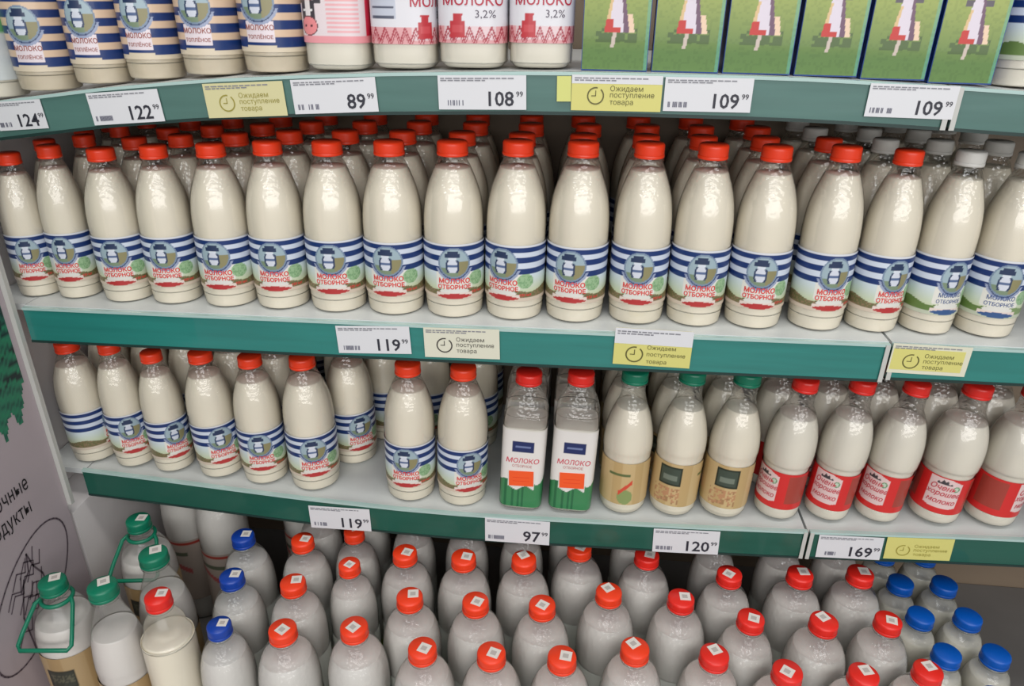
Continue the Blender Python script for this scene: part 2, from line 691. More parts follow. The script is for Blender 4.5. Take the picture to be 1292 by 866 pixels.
def milk_mesh(k, m):
    def f():
        a = Acc()
        pr = [(max(r - .0010, 0), z + (.0008 if r < .03 and z < .01 else 0)) for r, z in spline(PROF[k], 4)]
        cut = [p for p in pr if p[1] < FILL[k]]
        hi = [p for p in pr if p[1] >= FILL[k]][0]
        lo = cut[-1]
        t = (FILL[k] - lo[1]) / (hi[1] - lo[1])
        r = lo[0] + (hi[0] - lo[0]) * t
        cut += [(r, FILL[k]), (r - .0006, FILL[k] + .0003), (0, FILL[k] + .0003)]
        lathe(a, cut, 40, n=(lambda z: SQN[k] - 3 * max(0, min(1, (z - .16) / .05))) if k in SQN else 2.0)
        return a.mesh(k + '_milk', [M[m]], True)
    return get(('milk', k, m), f)


def cap_mesh(m, r=.0212, h=.0185):
    def f():
        a = Acc()
        lathe(a, [(0, .0), (r, .0), (r + .0004, .001), (r + .0004, .004), (r - .0002, .0045)], 48)
        lathe(a, [(r - .0002, .0045), (r, .006), (r, h - .0035)], 64, ridges=1, depth=.0005)
        lathe(a, [(r, h - .0035), (r - .0006, h - .0012), (r - .002, h), (0, h + .0002)], 48)
        me = a.mesh('screw_cap', [M[m]], True)
        return me
    return get(('cap', m, r, h), f)


def sticker_mesh():
    def f():
        a = Acc()
        w = .0085
        a.box((-w, -w, 0), (w, w, .0004), srgb(226, 220, 212))
        a.box((-w * .55, -w * .5, .0004), (w * .45, w * .4, .0005), srgb(186, 178, 172))
        return a.mesh('cap_sticker', [M['paper']], False, True)
    return get('sticker', f)


def handle_mesh():
    def f():
        a = Acc()
        # collar ring and a hanging trapezoid loop, one moulded piece
        def tube(pts, r, closed):
            seg = 8
            n = len(pts)
            base = []
            for i, p in enumerate(pts):
                p = Vector(p)
                q = Vector(pts[(i + 1) % n] if closed or i < n - 1 else pts[i])
                q0 = Vector(pts[(i - 1) % n] if closed or i else pts[i])
                t = (q - q0).normalized()
                s = t.cross(Vector((0, 0, 1)))
                if s.length < .1:
                    s = t.cross(Vector((0, 1, 0)))
                s.normalize()
                u = s.cross(t)
                base.append([p + (s * math.cos(2 * PI * j / seg) + u * math.sin(2 * PI * j / seg)) * r for j in range(seg)])
            v = [tuple(x) for ring in base for x in ring]
            f_ = []
            for i in range(n if closed else n - 1):
                for j in range(seg):
                    k = (i + 1) % n
                    f_.append((i * seg + j, i * seg + (j + 1) % seg, k * seg + (j + 1) % seg, k * seg + j))
            a.add(v, f_)
        ring = [(.0235 * math.cos(t * 2 * PI / 24), .0235 * math.sin(t * 2 * PI / 24), .291) for t in range(24)]
        tube(ring, .0034, True)
        # loop leaning out to the front, resting on the shoulder
        L = [(-.024, -.002, .291), (-.031, -.012, .288), (-.040, -.046, .262), (-.043, -.060, .250), (-.038, -.066, .246), (.038, -.066, .246), (.043, -.060, .250), (.040, -.046, .262), (.031, -.012, .288), (.024, -.002, .291)]
        tube(L, .0034, False)
        return a.mesh('carry_loop', [M['green_cap']], True)
    return get('handle', f)


def label_mesh(kind):
    R = RED_

    def f():
        if kind in ('red', 'blue', 'baked'):
            return mesh_striped_label(kind)
        if kind == 'kraft':
            return wrap_label('kraft_label', straight(.0404), .022, .100, paint_kraft, [], nu=180, nv=50)
        if kind == 'shield':
            c = srgb(196, 74, 84)
            tx = [('Очень', .0135, -.003, .0735, c, .015, .25), ('хорошее', .0125, 0, .060, c, .015, .25), ('молоко', .0125, 0, .0465, c, .015, .25)]
            return wrap_label('red_label', straight(.0403), .024, .092, paint_redlabel, tx, nu=200, nv=56)
        if kind == 'sleeve':
            pr = spline(PROF['square'], 4)
            rf = lambda z: interp(z, [(q, r) for r, q in pr])
            tx = [('МОЛОКО', .0125, 0, .101, srgb(206, 76, 92), .01, .12), ('ОТБОРНОЕ', .0066, 0, .0905, srgb(186, 96, 96), 0, 0)]
            return wrap_label('white_sleeve', rf, .008, .160, paint_sleeve, tx, nu=200, nv=90, n=4.9, off=.0008)
        if kind == 'pink':
            tx = []
            return wrap_label('pink_label', straight(.0412), .034, .150, paint_pink, tx, nu=200, nv=90, n=3.2)
        if kind == 'ornament':
            c = srgb(176, 46, 66)
            tx = [('МОЛОКО', .0155, .004, .0800, c, .015, 0), ('3,2%', .0125, .018, .0640, srgb(86, 78, 92), .0, 0)]
            return wrap_label('ornament_label', straight(.0412), .031, .150, paint_ornament, tx, nu=220, nv=100, n=3.2)
        if kind == 'jug':
            return wrap_label('jug_label', straight(.0480), .035, .178, paint_jug, [], nu=60, nv=30)
        if kind == 'kraft_big':
            return wrap_label('kraft_label', straight(.0495), .035, .212, paint_kraft_big, [], nu=120, nv=60)
        if kind == 'kraft_tall':
            return wrap_label('kraft_label', straight(.0415), .035, .196, paint_kraft_big, [], nu=120, nv=60)
        if kind == 'back':
            return wrap_label('red_lined_label', straight(.0480), .050, .178, paint_back, [], nu=100, nv=50)
        if kind == 'green':
            return wrap_label('green_band_label', straight(.0433), .024, .19, lambda s, z: srgb(106, 170, 112) if .085 < z < .115 else srgb(200, 206, 206), [], nu=40, nv=40)
    return get(('label', kind), f)


REG = []


def bottle(name, x, y, z, shape, milk, cap, label=None, rot=0, sw=1, sz=1, lean=0, wall='pet', text=None, cat='milk bottle', group=None, sticker=None, handle=None, tip=0, orange=False):
    e = bpy.data.objects.new(name, None)
    C.objects.link(e)
    e.empty_display_size = .05
    e.location = (x, y, z)
    e.rotation_euler = (tip, lean, 0)
    e.scale = (sw, sw, sz)
    tag(e, text, cat, group)
    REG.append((e, max(r for r, z_ in PROF[shape]) + .0012, lean))
    link('body', body_mesh(shape, wall), e)
    link('milk', milk_mesh(shape, milk), e)
    rc = .0212
    c = link('cap', cap_mesh(cap, rc), e)
    c.location = (0, 0, NECK[shape])
    if label:
        l = link('label', label_mesh(label), e)
        l.rotation_euler = (0, 0, rot)
        if orange:
            a = Acc()
            a.box((-.0205, -.0006, -.0145), (.0205, .0004, .0145), srgb(240, 88, 34))
            for k in (-.005, .002):
                a.box((-.014, -.0008, k), (.014, -.0006, k + .0008), srgb(222, 66, 24))
            st = link('orange_sticker', get('orange_sticker', lambda: a.mesh('orange_sticker', [M['paper']], False, True)), e)
            st.location = (0, -.0372, .066)
            st.rotation_euler = (0, random.uniform(-.06, .0), 0)
            st['label'] = 'plain bright orange rectangular sticker'
    if sticker is not None:
        s = link('sticker', sticker_mesh(), c)
        a = sticker
        s.location = (.006 * math.cos(a * 3), .005 * math.sin(a * 3) + .002, .0187)
        s.rotation_euler = (0, 0, a)
        s['label'] = 'small white square sticker'
    if handle is not None:
        h = link('carry_loop', handle_mesh(), e)
        h.rotation_euler = (0, 0, handle)
    return e


ORD = ['first', 'second', 'third', 'fourth', 'fifth', 'sixth', 'seventh', 'eighth', 'ninth', 'tenth', 'eleventh', 'twelfth', 'thirteenth', 'fourteenth', 'fifteenth', 'sixteenth', 'seventeenth', 'eighteenth', 'nineteenth', 'twentieth']

# ---------------------------------------------------------------- setting
JOINT = .487
Z1 = [(a_, b_ - .003) for a_, b_ in [(-.90, .272), (-.708, .2985), (-.58, .3155), (-.436, .3295), (-.287, .3385), (-.185, .343), (-.039, .3475), (.063, .349), (.205, .349), (.299, .3485), (.391, .346), (.499, .342), (.562, .339), (.9, .326)]]
Z2 = [(-.95, -.0115), (0, -.002), (.55, .006), (.95, .010)]
Z3 = [(a_, b_ - .008) for a_, b_ in [(-.95, -.321), (-.80, -.326), (-.65, -.335), (-.48, -.347), (-.39, -.353), (-.22, -.360), (-.10, -.3615), (.06, -.3575), (.24, -.353), (.41, -.346), (.57, -.338), (.68, -.332), (.95, -.322)]]
BACK = .385
TRAY = -.762


def struct(name, acc, mats, smooth=False, ink=False, parent=None):
    o = link(name, acc.mesh(name, mats, smooth, ink), parent)
    if not parent:
        o['kind'] = 'structure'
    return o


struct('floor', Acc().box((-3, -4, -1.25), (3, .6, -1.2)), [M['floor']])
bw = struct('wall_back', Acc().box((-.9, BACK, -1.2), (1.4, BACK + .03, .75)), [M['back']])
struct('wall_right', Acc().box((1.34, -.02, -1.2), (1.38, BACK - .001, .75)), [M['inner']])
il = struct('trim_1', Acc().box((-.90, -.027, -.40), (-.872, BACK - .001, .75)).box((-.90, -.0265, -1.2), (-.803, BACK - .001, -.401)), [M['inner']])
il['label'] = 'grey inner side panel of the cooler behind the bottle rows'
wl = struct('wall_left', Acc().box((-.832, -1.0, -1.2), (-.80, -.036, .75)), [M['wing']])
wl['label'] = 'mauve printed side wing of the cooler with green brush strokes'
po = struct('trim_2', Acc().box((-.806, -.0355, -.375), (-.792, -.0275, .75)), [M['post']])
po['label'] = 'narrow pale upright edge strip of the cooler side'

# prints on the wing: inner face at X = -.80, reading direction +Y
XW = -.7995


def wing_strip(acc, pts, w, col):
    for (y0, z0), (y1, z1) in zip(pts, pts[1:]):
        d = Vector((y1 - y0, z1 - z0))
        if d.length < 1e-6:
            continue
        n = Vector((-d.y, d.x)).normalized() * w / 2
        e = d.normalized() * w * .3
        q = [(y0 - e.x + n.x, z0 - e.y + n.y), (y0 - e.x - n.x, z0 - e.y - n.y), (y1 + e.x - n.x, z1 + e.y - n.y), (y1 + e.x + n.x, z1 + e.y + n.y)]
        acc.add([(XW + .0004, a, b) for a, b in q], [(0, 1, 2, 3)], col)


# green brush patch, a grid with a ragged lower border
a = Acc()
NY, NZ = 150, 190
y0w, y1w, z0w, z1w = -.50, -.047, -.30, .72
col = []
vv = []
for j in range(NZ + 1):
    for i in range(NY + 1):
        y = y0w + (y1w - y0w) * i / NY
        z = z0w + (z1w - z0w) * j / NZ
        vv.append((XW, y, z))
        st = math.sin((z + y * .55) * 260 + 2 * math.sin(y * 31)) + .7 * math.sin((z + y * .8) * 610 + y * 40)
        if z > -.03:
            c_ = srgb(24, 52, 50) if st > -.1 else srgb(34, 96, 78)
        else:
            c_ = srgb(36, 128, 92) if st > .9 else (srgb(40, 118, 90) if st > -.5 else srgb(30, 84, 70))
            if z > -.12 and st < .3 and hsh(round(z * 300)) > .55:
                c_ = srgb(26, 44, 46)
        col.append(c_)
ff = []
for j in range(NZ):
    for i in range(NY):
        y = y0w + (y1w - y0w) * (i + .5) / NY
        z = z0w + (z1w - z0w) * (j + .5) / NZ
        lim = -.172 - .30 * max(0, -.05 - y) + .014 * math.sin(y * 190) + .016 * hsh(i // 2)
        if y > -.06:
            lim += (y + .06) * 3
        if z > lim:
            k = j * (NY + 1) + i
            ff.append((k, k + 1, k + NY + 2, k + NY + 1))
a.add(vv, ff, col)
struct('brush_print', a, [M['paper']], False, True, wl)['label'] = 'dark green brush stroke patch with ragged lower edge'


def wing_text(body, size, yend, zc, slope, name):
    tv, tf = text2d(body, size, .0, 0, 1.04)
    tv = [(px * .62, py) for px, py in tv]
    mx = max(p[0] for p in tv)
    acc = Acc().add([(XW + .0004, yend - mx + x, zc + y + (x - mx) * slope) for x, y in tv], tf, srgb(34, 28, 34))
    o = struct(name, acc, [M['ink']], False, False, wl)
    return o


p1 = at_x(34, 609, XW)
p2 = at_x(39, 641, XW)
wing_text('молочные', .036, p1.y, p1.z, .0, 'lettering')['label'] = 'black handwritten style word молочные'
wing_text('продукты', .036, p2.y, p2.z, .0, 'lettering')['label'] = 'black handwritten style word продукты'
pc, pr_, pt = at_x(47, 750, XW), at_x(90, 745, XW), at_x(52, 663, XW)
pb = at_x(34, 838, XW)
a = Acc()
cy, cz = (pt.y + pb.y) / 2 - .002, (pt.z + pb.z) / 2
rz, ry = abs(pt.z - pb.z) / 2, .085
tl = (pt.y - pb.y) / (pt.z - pb.z)
el = [(cy + ry * math.cos(t * 2 * PI / 48) + tl * rz * math.sin(t * 2 * PI / 48), cz + rz * math.sin(t * 2 * PI / 48)) for t in range(49)]
wing_strip(a, el, .0030, (1, 1, 1))
struct('oval_outline', a, [M['ink_grey']], False, False, wl)['label'] = 'thin dark oval line drawn around a sketch'
a = Acc()
random.seed(3)
for k in range(16):
    t = k / 15
    yy = cy - .035 + .07 * hsh(k, 3)
    zz = cz + rz * (.62 - 1.2 * t)
    wing_strip(a, [(yy - .02, zz - .015), (yy - .004, zz + .006), (yy + .012, zz - .004), (yy + .02, zz + .018)], .0022, (1, 1, 1))
wing_strip(a, [(cy + .012, cz + .075), (cy + .006, cz + .045), (cy - .012, cz + .03), (cy - .03, cz - .02), (cy - .028, cz - .09), (cy + .02, cz - .1), (cy + .036, cz - .04), (cy + .03, cz + .02), (cy + .018, cz + .045), (cy + .012, cz + .075)], .003, (1, 1, 1))
struct('sketch', a, [M['ink_grey']], False, False, wl)['label'] = 'dark ink sketch of a jug among strokes inside the oval'


def strip_plate(acc, x0, x1, zf, dz0, dz1, ya, yb, n=24, mi=0):
    """a plate between ya and yb, from zf(x)+dz0 to zf(x)+dz1"""
    v = []
    for i in range(n + 1):
        x = x0 + (x1 - x0) * i / n
        z = zf(x)
        v += [(x, ya, z + dz0), (x, yb, z + dz0), (x, yb, z + dz1), (x, ya, z + dz1)]
    f = []
    for i in range(n):
        k = i * 4
        for a_, b_ in ((0, 1), (1, 2), (2, 3), (3, 0)):
            f.append((k + a_, k + 4 + a_, k + 4 + b_, k + b_))
    f += [(0, 1, 2, 3), (n * 4 + 3, n * 4 + 2, n * 4 + 1, n * 4)]
    acc.add(v, f, (1, 1, 1), mi)
    return acc


def shelf(name, x0, x1, zpts, yfront, rail_top, rail_bot, railmat, label, lipmat='lip'):
    zf = lambda x: interp(x, zpts)
    e = bpy.data.objects.new(name, None)
    C.objects.link(e)
    e.location = ((x0 + x1) / 2, yfront, zf((x0 + x1) / 2))
    tag(e, label, 'shelf', 'cooler shelves')
    mi = Matrix.Translation(-e.location)

    def part(nm, acc, mats):
        me = acc.mesh(nm, mats)
        me.transform(mi)
        return link(nm, me, e)
    part('shelf_plate', strip_plate(Acc(), x0, x1, zf, -.010, 0, yfront + .006, BACK - .002), [M['shelf']])
    part('support_beam', strip_plate(Acc(), x0, x1, zf, -.030, -.0101, yfront + .03, BACK - .01), [M['shelf_dark']])
    part('price_rail', strip_plate(Acc(), x0, x1, zf, rail_bot, rail_top, yfront, yfront + .0058), [M[railmat]])
    part('rail_lip', strip_plate(Acc(), x0, x1, zf, rail_top, rail_top + .004, yfront - .0015, yfront + .0058), [M[lipmat]])
    part('rail_foot', strip_plate(Acc(), x0, x1, zf, rail_bot - .004, rail_bot, yfront - .001, yfront + .0058), [M['lip_dark']])
    xe = x1 if x0 < 0 else x0
    s = -1 if x0 < 0 else 1
    za = zf(xe)
    ea = Acc().box((min(xe, xe + s * .006), yfront - .003, za + rail_bot - .003), (max(xe, xe + s * .006), yfront - .0016, za + rail_top + .003))
    part('rail_end_cap', ea, [M['post']])
    return e


shelf('display_shelf', -.868, JOINT - .002, Z1, -.022, -.003, -.046, 'rail_grey', 'top shelf left of the joint, grey-green price rail under bottles and cartons', 'lip')
shelf('display_shelf', JOINT + .002, 1.33, Z1, -.022, -.003, -.046, 'rail_grey', 'short visible end of the top shelf, right of the rail joint', 'lip')
shelf('display_shelf', -.787, JOINT + .001, Z2, -.022, -.005, -.056, 'rail_teal', 'middle shelf left of the joint, shiny teal price rail under orange-capped bottles', 'lip')
shelf('display_shelf', JOINT + .005, 1.33, Z2, -.022, -.005, -.052, 'rail_teal', 'short visible end of the middle shelf, right of the rail joint', 'lip')
shelf('display_shelf', -.787, .447, Z3, .002, .003, -.044, 'rail_dark', 'lowest shelf left of the joint, dark green rail under a mixed row of bottles', 'lip')
shelf('display_shelf', .451, 1.33, Z3, .002, .003, -.044, 'rail_dark', 'short visible end of the lowest shelf, right of the rail joint', 'lip')
# ledge of the middle shelf where it runs behind the side strip
e = link('shelf_return', strip_plate(Acc(), -.868, -.789, lambda x: interp(x, Z2), -.010, 0, -.012, BACK - .002, 3).mesh('shelf_return', [M['shelf']]))
tag(e, 'white shelf ledge tucked behind the pale upright at far left', 'shelf', 'cooler shelves')
e = link('shelf_return', strip_plate(Acc(), -.868, -.789, lambda x: interp(x, Z3), -.010, 0, .012, BACK - .002, 3).mesh('shelf_return', [M['shelf']]))
tag(e, 'lower white shelf ledge behind the pale upright at far left', 'shelf', 'cooler shelves')

e = bpy.data.objects.new('bottom_tray', None)
C.objects.link(e)
e.location = (.2, -.05, TRAY)
tag(e, 'grey bottom tray of the cooler under the big capped bottles', 'tray')
mi = Matrix.Translation(-e.location)
for nm, lo, hi, m_ in (('tray_floor', (-.802, -.30, TRAY - .02), (1.33, BACK - .002, TRAY), 'tray'), ('front_panel', (-.799, -.34, -1.19), (1.33, -.301, TRAY + .06), 'inner'), ('bumper', (-.799, -.36, TRAY - .05), (1.33, -.341, TRAY), 'rail_dark')):
    me = Acc().box(lo, hi).mesh(nm, [M[m_]])
    me.transform(mi)
    link(nm, me, e)

# ---------------------------------------------------------------- middle shelf: orange-capped striped bottles
capx = [12, 62, 126, 194, 266, 338, 413, 491, 571, 655, 737, 820, 901, 980, 1068, 1148, 1228]
bx = [30, 82, 146, 208, 278, 346, 418, 492, 568, 645, 723, 803, 878, 955, 1037, 1110, 1180]
by = [376, 380, 382, 385, 390, 394, 396, 399, 401, 403, 406, 409, 413, 415, 417, 419, 425]
capy = [201, 192, 195, 192, 190, 187, 187, 187, 187, 187, 188, 188, 191, 194, 194, 199, 200]
lab = [-.18, -.37, -.29, -.3, -.37, -.26, -.2, -.24, 0, -.42, -.2, 0, .15, .13, .42, .55, .6, .3]
XS = [at_y(x, y, 0).x for x, y in zip(bx, by)]
LEAN, SZ = [], []
for i in range(17):
    c = at_y(capx[i], capy[i], .04)
    LEAN.append(math.atan2(c.x - XS[i], .235))
    SZ.append((c.z - interp(XS[i], Z2)) / .2385)
XS.append(XS[-1] + .0790)
LEAN.append(.01)
SZ.append(1.0)
gaps = [b - a_ for a_, b in zip(XS, XS[1:])]
XS2 = list(XS)
for i, x in enumerate(XS2):
    g = min([gaps[k] for k in (i - 1, i) if 0 <= k < len(gaps)])
    sw = max(.76, min(1.04, g / .0868))
    z = seat(x, Z2, lean=LEAN[i] * .6)
    blue = i >= 16
    wc = i >= 16
    what = 'white-capped blue-label' if blue else 'orange-capped striped-label'
    if blue:
        txt = 'white-capped bottle with blue ribbon label, %s of two at the right end, middle shelf' % ('left' if i == 16 else 'right')
    else:
        txt = '%s bottle, %s, front row of the middle shelf' % (what, 'leftmost' if i == 0 else ORD[i] + ' from left')
    bottle('milk_bottle', x, .0435, z, 'round', 'milk', 'white_cap' if wc else 'orange_cap', 'blue' if blue else 'red', rot=math.asin(max(-.9, min(.9, lab[i]))) - math.atan2(x - CAM.x, 1.0) * .9,
           sw=sw, sz=max(.88, min(1.02, SZ[i])), lean=LEAN[i] * .6, text=txt, group='striped-label bottles on the middle shelf')
# deeper rows
for r in (1, 2, 3):
    for i, x in enumerate(XS2):
        sw = .95
        xx = x + random.uniform(-.002, .002) + (.0 if r != 2 else .006)
        wc = i >= 15 or (i >= 14 and r > 1)
        sw = max(.74, min(.95, min([gaps[k] for k in (i - 1, i) if 0 <= k < len(gaps)]) / .091))
        bottle('milk_bottle', xx, .0435 + .0885 * r, seat(xx, Z2), 'round', 'milk', 'white_cap' if wc else 'orange_cap', 'blue' if wc else 'red', rot=random.uniform(-.5, .5), sw=sw, sz=max(.9, min(1.0, SZ[i])),
               text='%s-capped bottle on the middle shelf, %s row back, behind the %s front bottle' % ('white' if wc else 'orange', ORD[r], ORD[i]), group='rear bottles on the middle shelf')

# ---------------------------------------------------------------- lowest shelf: mixed bottles
Y3 = .025
low = [  # base px, cap px, kind, label turn
    (105, 578, 82, 437, 'D', 1.15), (158, 583, 137, 438, 'D', .05), (208, 592, 191, 449, 'D', .35), (268, 600, 250, 451, 'D', .2), (325, 608, 315, 456, 'D', -.1), (388, 615, 380, 458, 'D', .05),
    (None, 0, 447, 440, 'back', .7), (512, 630, 516, 466, 'D', -.2), (578, 637, 587, 470, 'D', .3), (655, 640, 672, 475, 'A', 0), (718, 640, 737, 475, 'A', 0), (786, 642, 803, 474, 'G', -1.9),
    (850, 650, 878, 475, 'G', -.25), (915, 652, 948, 478, 'G', .0), (985, 655, 1021, 486, 'R', -.75), (1050, 658, 1097, 488, 'R', -.3), (1115, 660, 1167, 491, 'R', -.45), (1190, 662, 1245, 495, 'R', .1), (1262, 668, 1318, 498, 'R', 1.3)]
KIND = {'D': ('round_low', 'milk', 'orange_cap', 'red'), 'A': ('square', 'milk_white', 'red_cap', 'sleeve'), 'G': ('kraft', 'milk', 'green_cap', 'kraft'), 'R': ('belly', 'milk_white', 'red_cap', 'shield')}
items = []
for b in low:
    if b[0] is None:
        items.append(None)
        continue
    p = at_y(b[0], b[1], Y3)
    items.append((p.x, at_y(b[2], b[3], Y3 + .04)))
cnt = {'D': 0, 'A': 0, 'G': 0, 'R': 0}
XL = [it[0] if it else None for it in items]
XL[6] = at_y(448, 560, .16).x
names = {'D': ['leftmost striped-label bottle on the lowest shelf, label turned to show green side', 'striped-label orange-capped bottle, second from left on the lowest shelf',
               'striped-label orange-capped bottle, third from left on the lowest shelf', 'striped-label orange-capped bottle, fourth from left on the lowest shelf', 'striped-label orange-capped bottle, fifth from left on the lowest shelf',
               'striped-label bottle just left of the gap on the lowest shelf', 'striped-label bottle just right of the gap on the lowest shelf', 'striped-label bottle directly left of the two white sleeved bottles, lowest shelf'],
         'A': ['left of two square white-sleeved bottles with orange sticker and green bottom', 'right of two square white-sleeved bottles with orange sticker and green bottom'],
         'G': ['green-capped bottle, kraft label turned to its red chilli side, beside square bottle', 'green-capped kraft-label bottle with dark square, middle of the three', 'green-capped kraft-label bottle with dark square, next to the red labels'],
         'R': ['red-label bottle next to the green-capped bottles, white shield half turned away', 'second red-label bottle from the left, above the rail joint', 'third red-label bottle from the left on the lowest shelf', 'fourth red-label bottle, its white script shield facing front', 'rightmost red-label bottle showing its plain red side, lowest shelf']}
RAD = {'D': .0432, 'A': .0366, 'G': .0416, 'R': .0438, 'back': .0432}
for i, b in enumerate(low):
    if b[0] is None:
        continue
    k = b[4]
    x, c = items[i]
    gl = []
    for j in (i - 1, i + 1):
        if 0 <= j < len(low) and low[j][0] is not None:
            gl.append(abs(XL[j] - x) / (RAD[k] + RAD[low[j][4]]))
    sw = max(.76, min(1.0, min(gl) * .99))
    z = interp(x, Z3)
    sh, mk, cp, lb = KIND[k]
    szz = max(.86, min(1.06, (c.z - z) / .2385))
    lean = math.atan2(c.x - x, .235)
    lean = max(-.05, min(.05, lean * .6))
    z = seat(x, Z3, lean=lean)
    yc = Y3 + RAD[k] * sw + .0005
    bottle('milk_bottle', x, yc, z + (.0 if abs(lean) < .02 else .0), sh, mk, cp, lb, rot=b[5] - math.atan2(x - CAM.x, 1.05) * .9 if k != 'A' else 0, sw=sw, sz=szz, lean=lean, text=names[k][cnt[k]],
           group={'D': 'striped-label bottles on the lowest shelf', 'A': 'square white-sleeved bottles', 'G': 'green-capped kraft-label bottles', 'R': 'red-label bottles on the lowest shelf'}[k], orange=(k == 'A'))
    cnt[k] += 1
for r in (1, 2, 3):
    for i, b in enumerate(low):
        k = b[4] if b[4] != 'back' else 'D'
        x = XL[i]
        sh, mk, cp, lb = KIND[k]
        if b[4] == 'back':
            t = 'striped-label bottle pushed back in the gap on the lowest shelf' if r == 1 else 'striped-label bottle on the lowest shelf, %s row back, behind the gap' % ORD[r]
        else:
            t = '%s bottle on the lowest shelf, %s row back, behind the %s front position' % ({'D': 'striped-label', 'A': 'square sleeved', 'G': 'green-capped', 'R': 'red-label'}[k], ORD[r], ORD[i])
        if i in (5, 7, 8) and r == 1:
            continue
        if b[4] == 'back' and r > 1:
            x = (XL[5] + XL[7]) / 2
        nb = [abs(XL[j] - x) / (RAD[k] + RAD[low[j][4]]) for j in (i - 1, i + 1) if 0 <= j < len(low)]
        swb = .98 if i == 6 and r == 1 else max(.74, min(.97, min(nb) * .98))
        bottle('milk_bottle', x, Y3 + .0435 + .089 * r, seat(x, Z3), sh, mk, cp, lb, rot=.7 if b[4] == 'back' and r == 1 else random.uniform(-1, 1) if k != 'A' else 0, sw=swb, sz=.95 if i < 7 else 1.0, text=t, group='rear bottles on the lowest shelf')

# ---------------------------------------------------------------- top shelf: cartons and bottles, their tops above the picture
row1 = [(-52, 20, 'W'), (20, 90, 'B'), (90, 160, 'B'), (157, 228, 'B'), (230, 305, 'B'), (305, 385, 'B'), (387, 470, 'P'), (470, 553, 'O'), (553, 640, 'O'), (640, 722, 'O'),
        (731, 818, 'C'), (818, 906, 'C'), (906, 995, 'C'), (995, 1078, 'C'), (1078, 1163, 'C'), (1163, 1247, 'C'), (1252, 1338, 'L')]
PROF['pouch'] = [(0, .004), (.022, .001), (.034, .002), (.0385, .009), (.0408, .02), (.0410, .15), (.0395, .178), (.033, .203), (.0235, .219), (.019, .225), (.019, .229)]
FILL['pouch'], NECK['pouch'], SQN['pouch'] = .212, .2285, 3.2


def carton_mesh():
    w, d, h = .0385, .030, .175
    acc = Acc()
    # blue core with a gable top
    tz = h + .028
    v = [(-w, -d, 0), (w, -d, 0), (w, d, 0), (-w, d, 0), (-w, -d, h), (w, -d, h), (w, d, h), (-w, d, h), (-w, -.002, tz), (w, -.002, tz), (w, .002, tz), (-w, .002, tz), (-w, -.002, tz + .016), (w, -.002, tz + .016), (w, .002, tz + .016), (-w, .002, tz + .016)]
    f = [(0, 3, 2, 1), (0, 4, 7, 3), (1, 2, 6, 5), (4, 8, 11, 7), (5, 6, 10, 9), (8, 12, 15, 11), (9, 10, 14, 13), (12, 13, 14, 15), (0, 1, 5, 4), (2, 3, 7, 6), (4, 5, 9, 8), (6, 7, 11, 10), (8, 9, 13, 12), (10, 11, 15, 14)]
    acc.add(v, f, (1, 1, 1))
    me = acc.mesh('carton_box', [M['carton_blue']])
    return me


def carton_front():
    w, d, h = .0385, .030, .175
    NU, NV = 70, 150

    def paint(x, z):
        z += .007
        # woman in a white apron over a red skirt, standing on a meadow
        cx = .0005
        X = x - cx
        if .044 < z < .125:
            half = .0055 + (.105 - z) * .17 if z < .105 else .0065
            if z > .052 and abs(X) < half:
                if z < .066 and (X < -.35 * half or (z < .057 and X < .3 * half)):
                    return srgb(190, 40, 32)
                if X < -.66 * half and z < .088:
                    return srgb(212, 180, 130)
                if X > .55 * half:
                    return srgb(104, 72, 96)
                return srgb(214, 204, 214)
            if X > half and X < half + .006 and .052 < z < .072:
                return srgb(228, 198, 168)
            if z > .092 and abs(X) < .016 and z < .098:
                return srgb(84, 76, 84)
        if .034 < z <= .052 and abs(X + .002 + (.052 - z) * .12) < .0022:
            return srgb(196, 180, 168)
        if z >= .125 and math.hypot(X, z - .134) < .009:
            return srgb(214, 168, 140)
        g = hsh(round(x * 330), round(z * 330))
        if .040 < z < .056 and abs(X) < .024 and g > .25:
            return srgb(72, 96, 44)
        base = mixc(srgb(86, 120, 54), srgb(152, 164, 80), max(0, min(1, (z - .03) / .07)))
        if x > .034:
            base = mixc(base, srgb(90, 170, 150), .5)
        return mixc(base, (base[0] * .88, base[1] * .90, base[2] * .88), 1 if g > .7 else 0)
    v, cs, f = [], [], []
    for j in range(NV + 1):
        for i in range(NU + 1):
            x = -w + .0008 + (2 * w - .0016) * i / NU
            z = .0015 + (h - .003) * j / NV
            v.append((x, -d - .0004, z))
            cs.append(paint(x, z))
    for j in range(NV):
        for i in range(NU):
            k = j * (NU + 1) + i
            f.append((k, k + 1, k + NU + 2, k + NU + 1))
    return Acc().add(v, f, cs).mesh('carton_print', [M['label']], False, True)


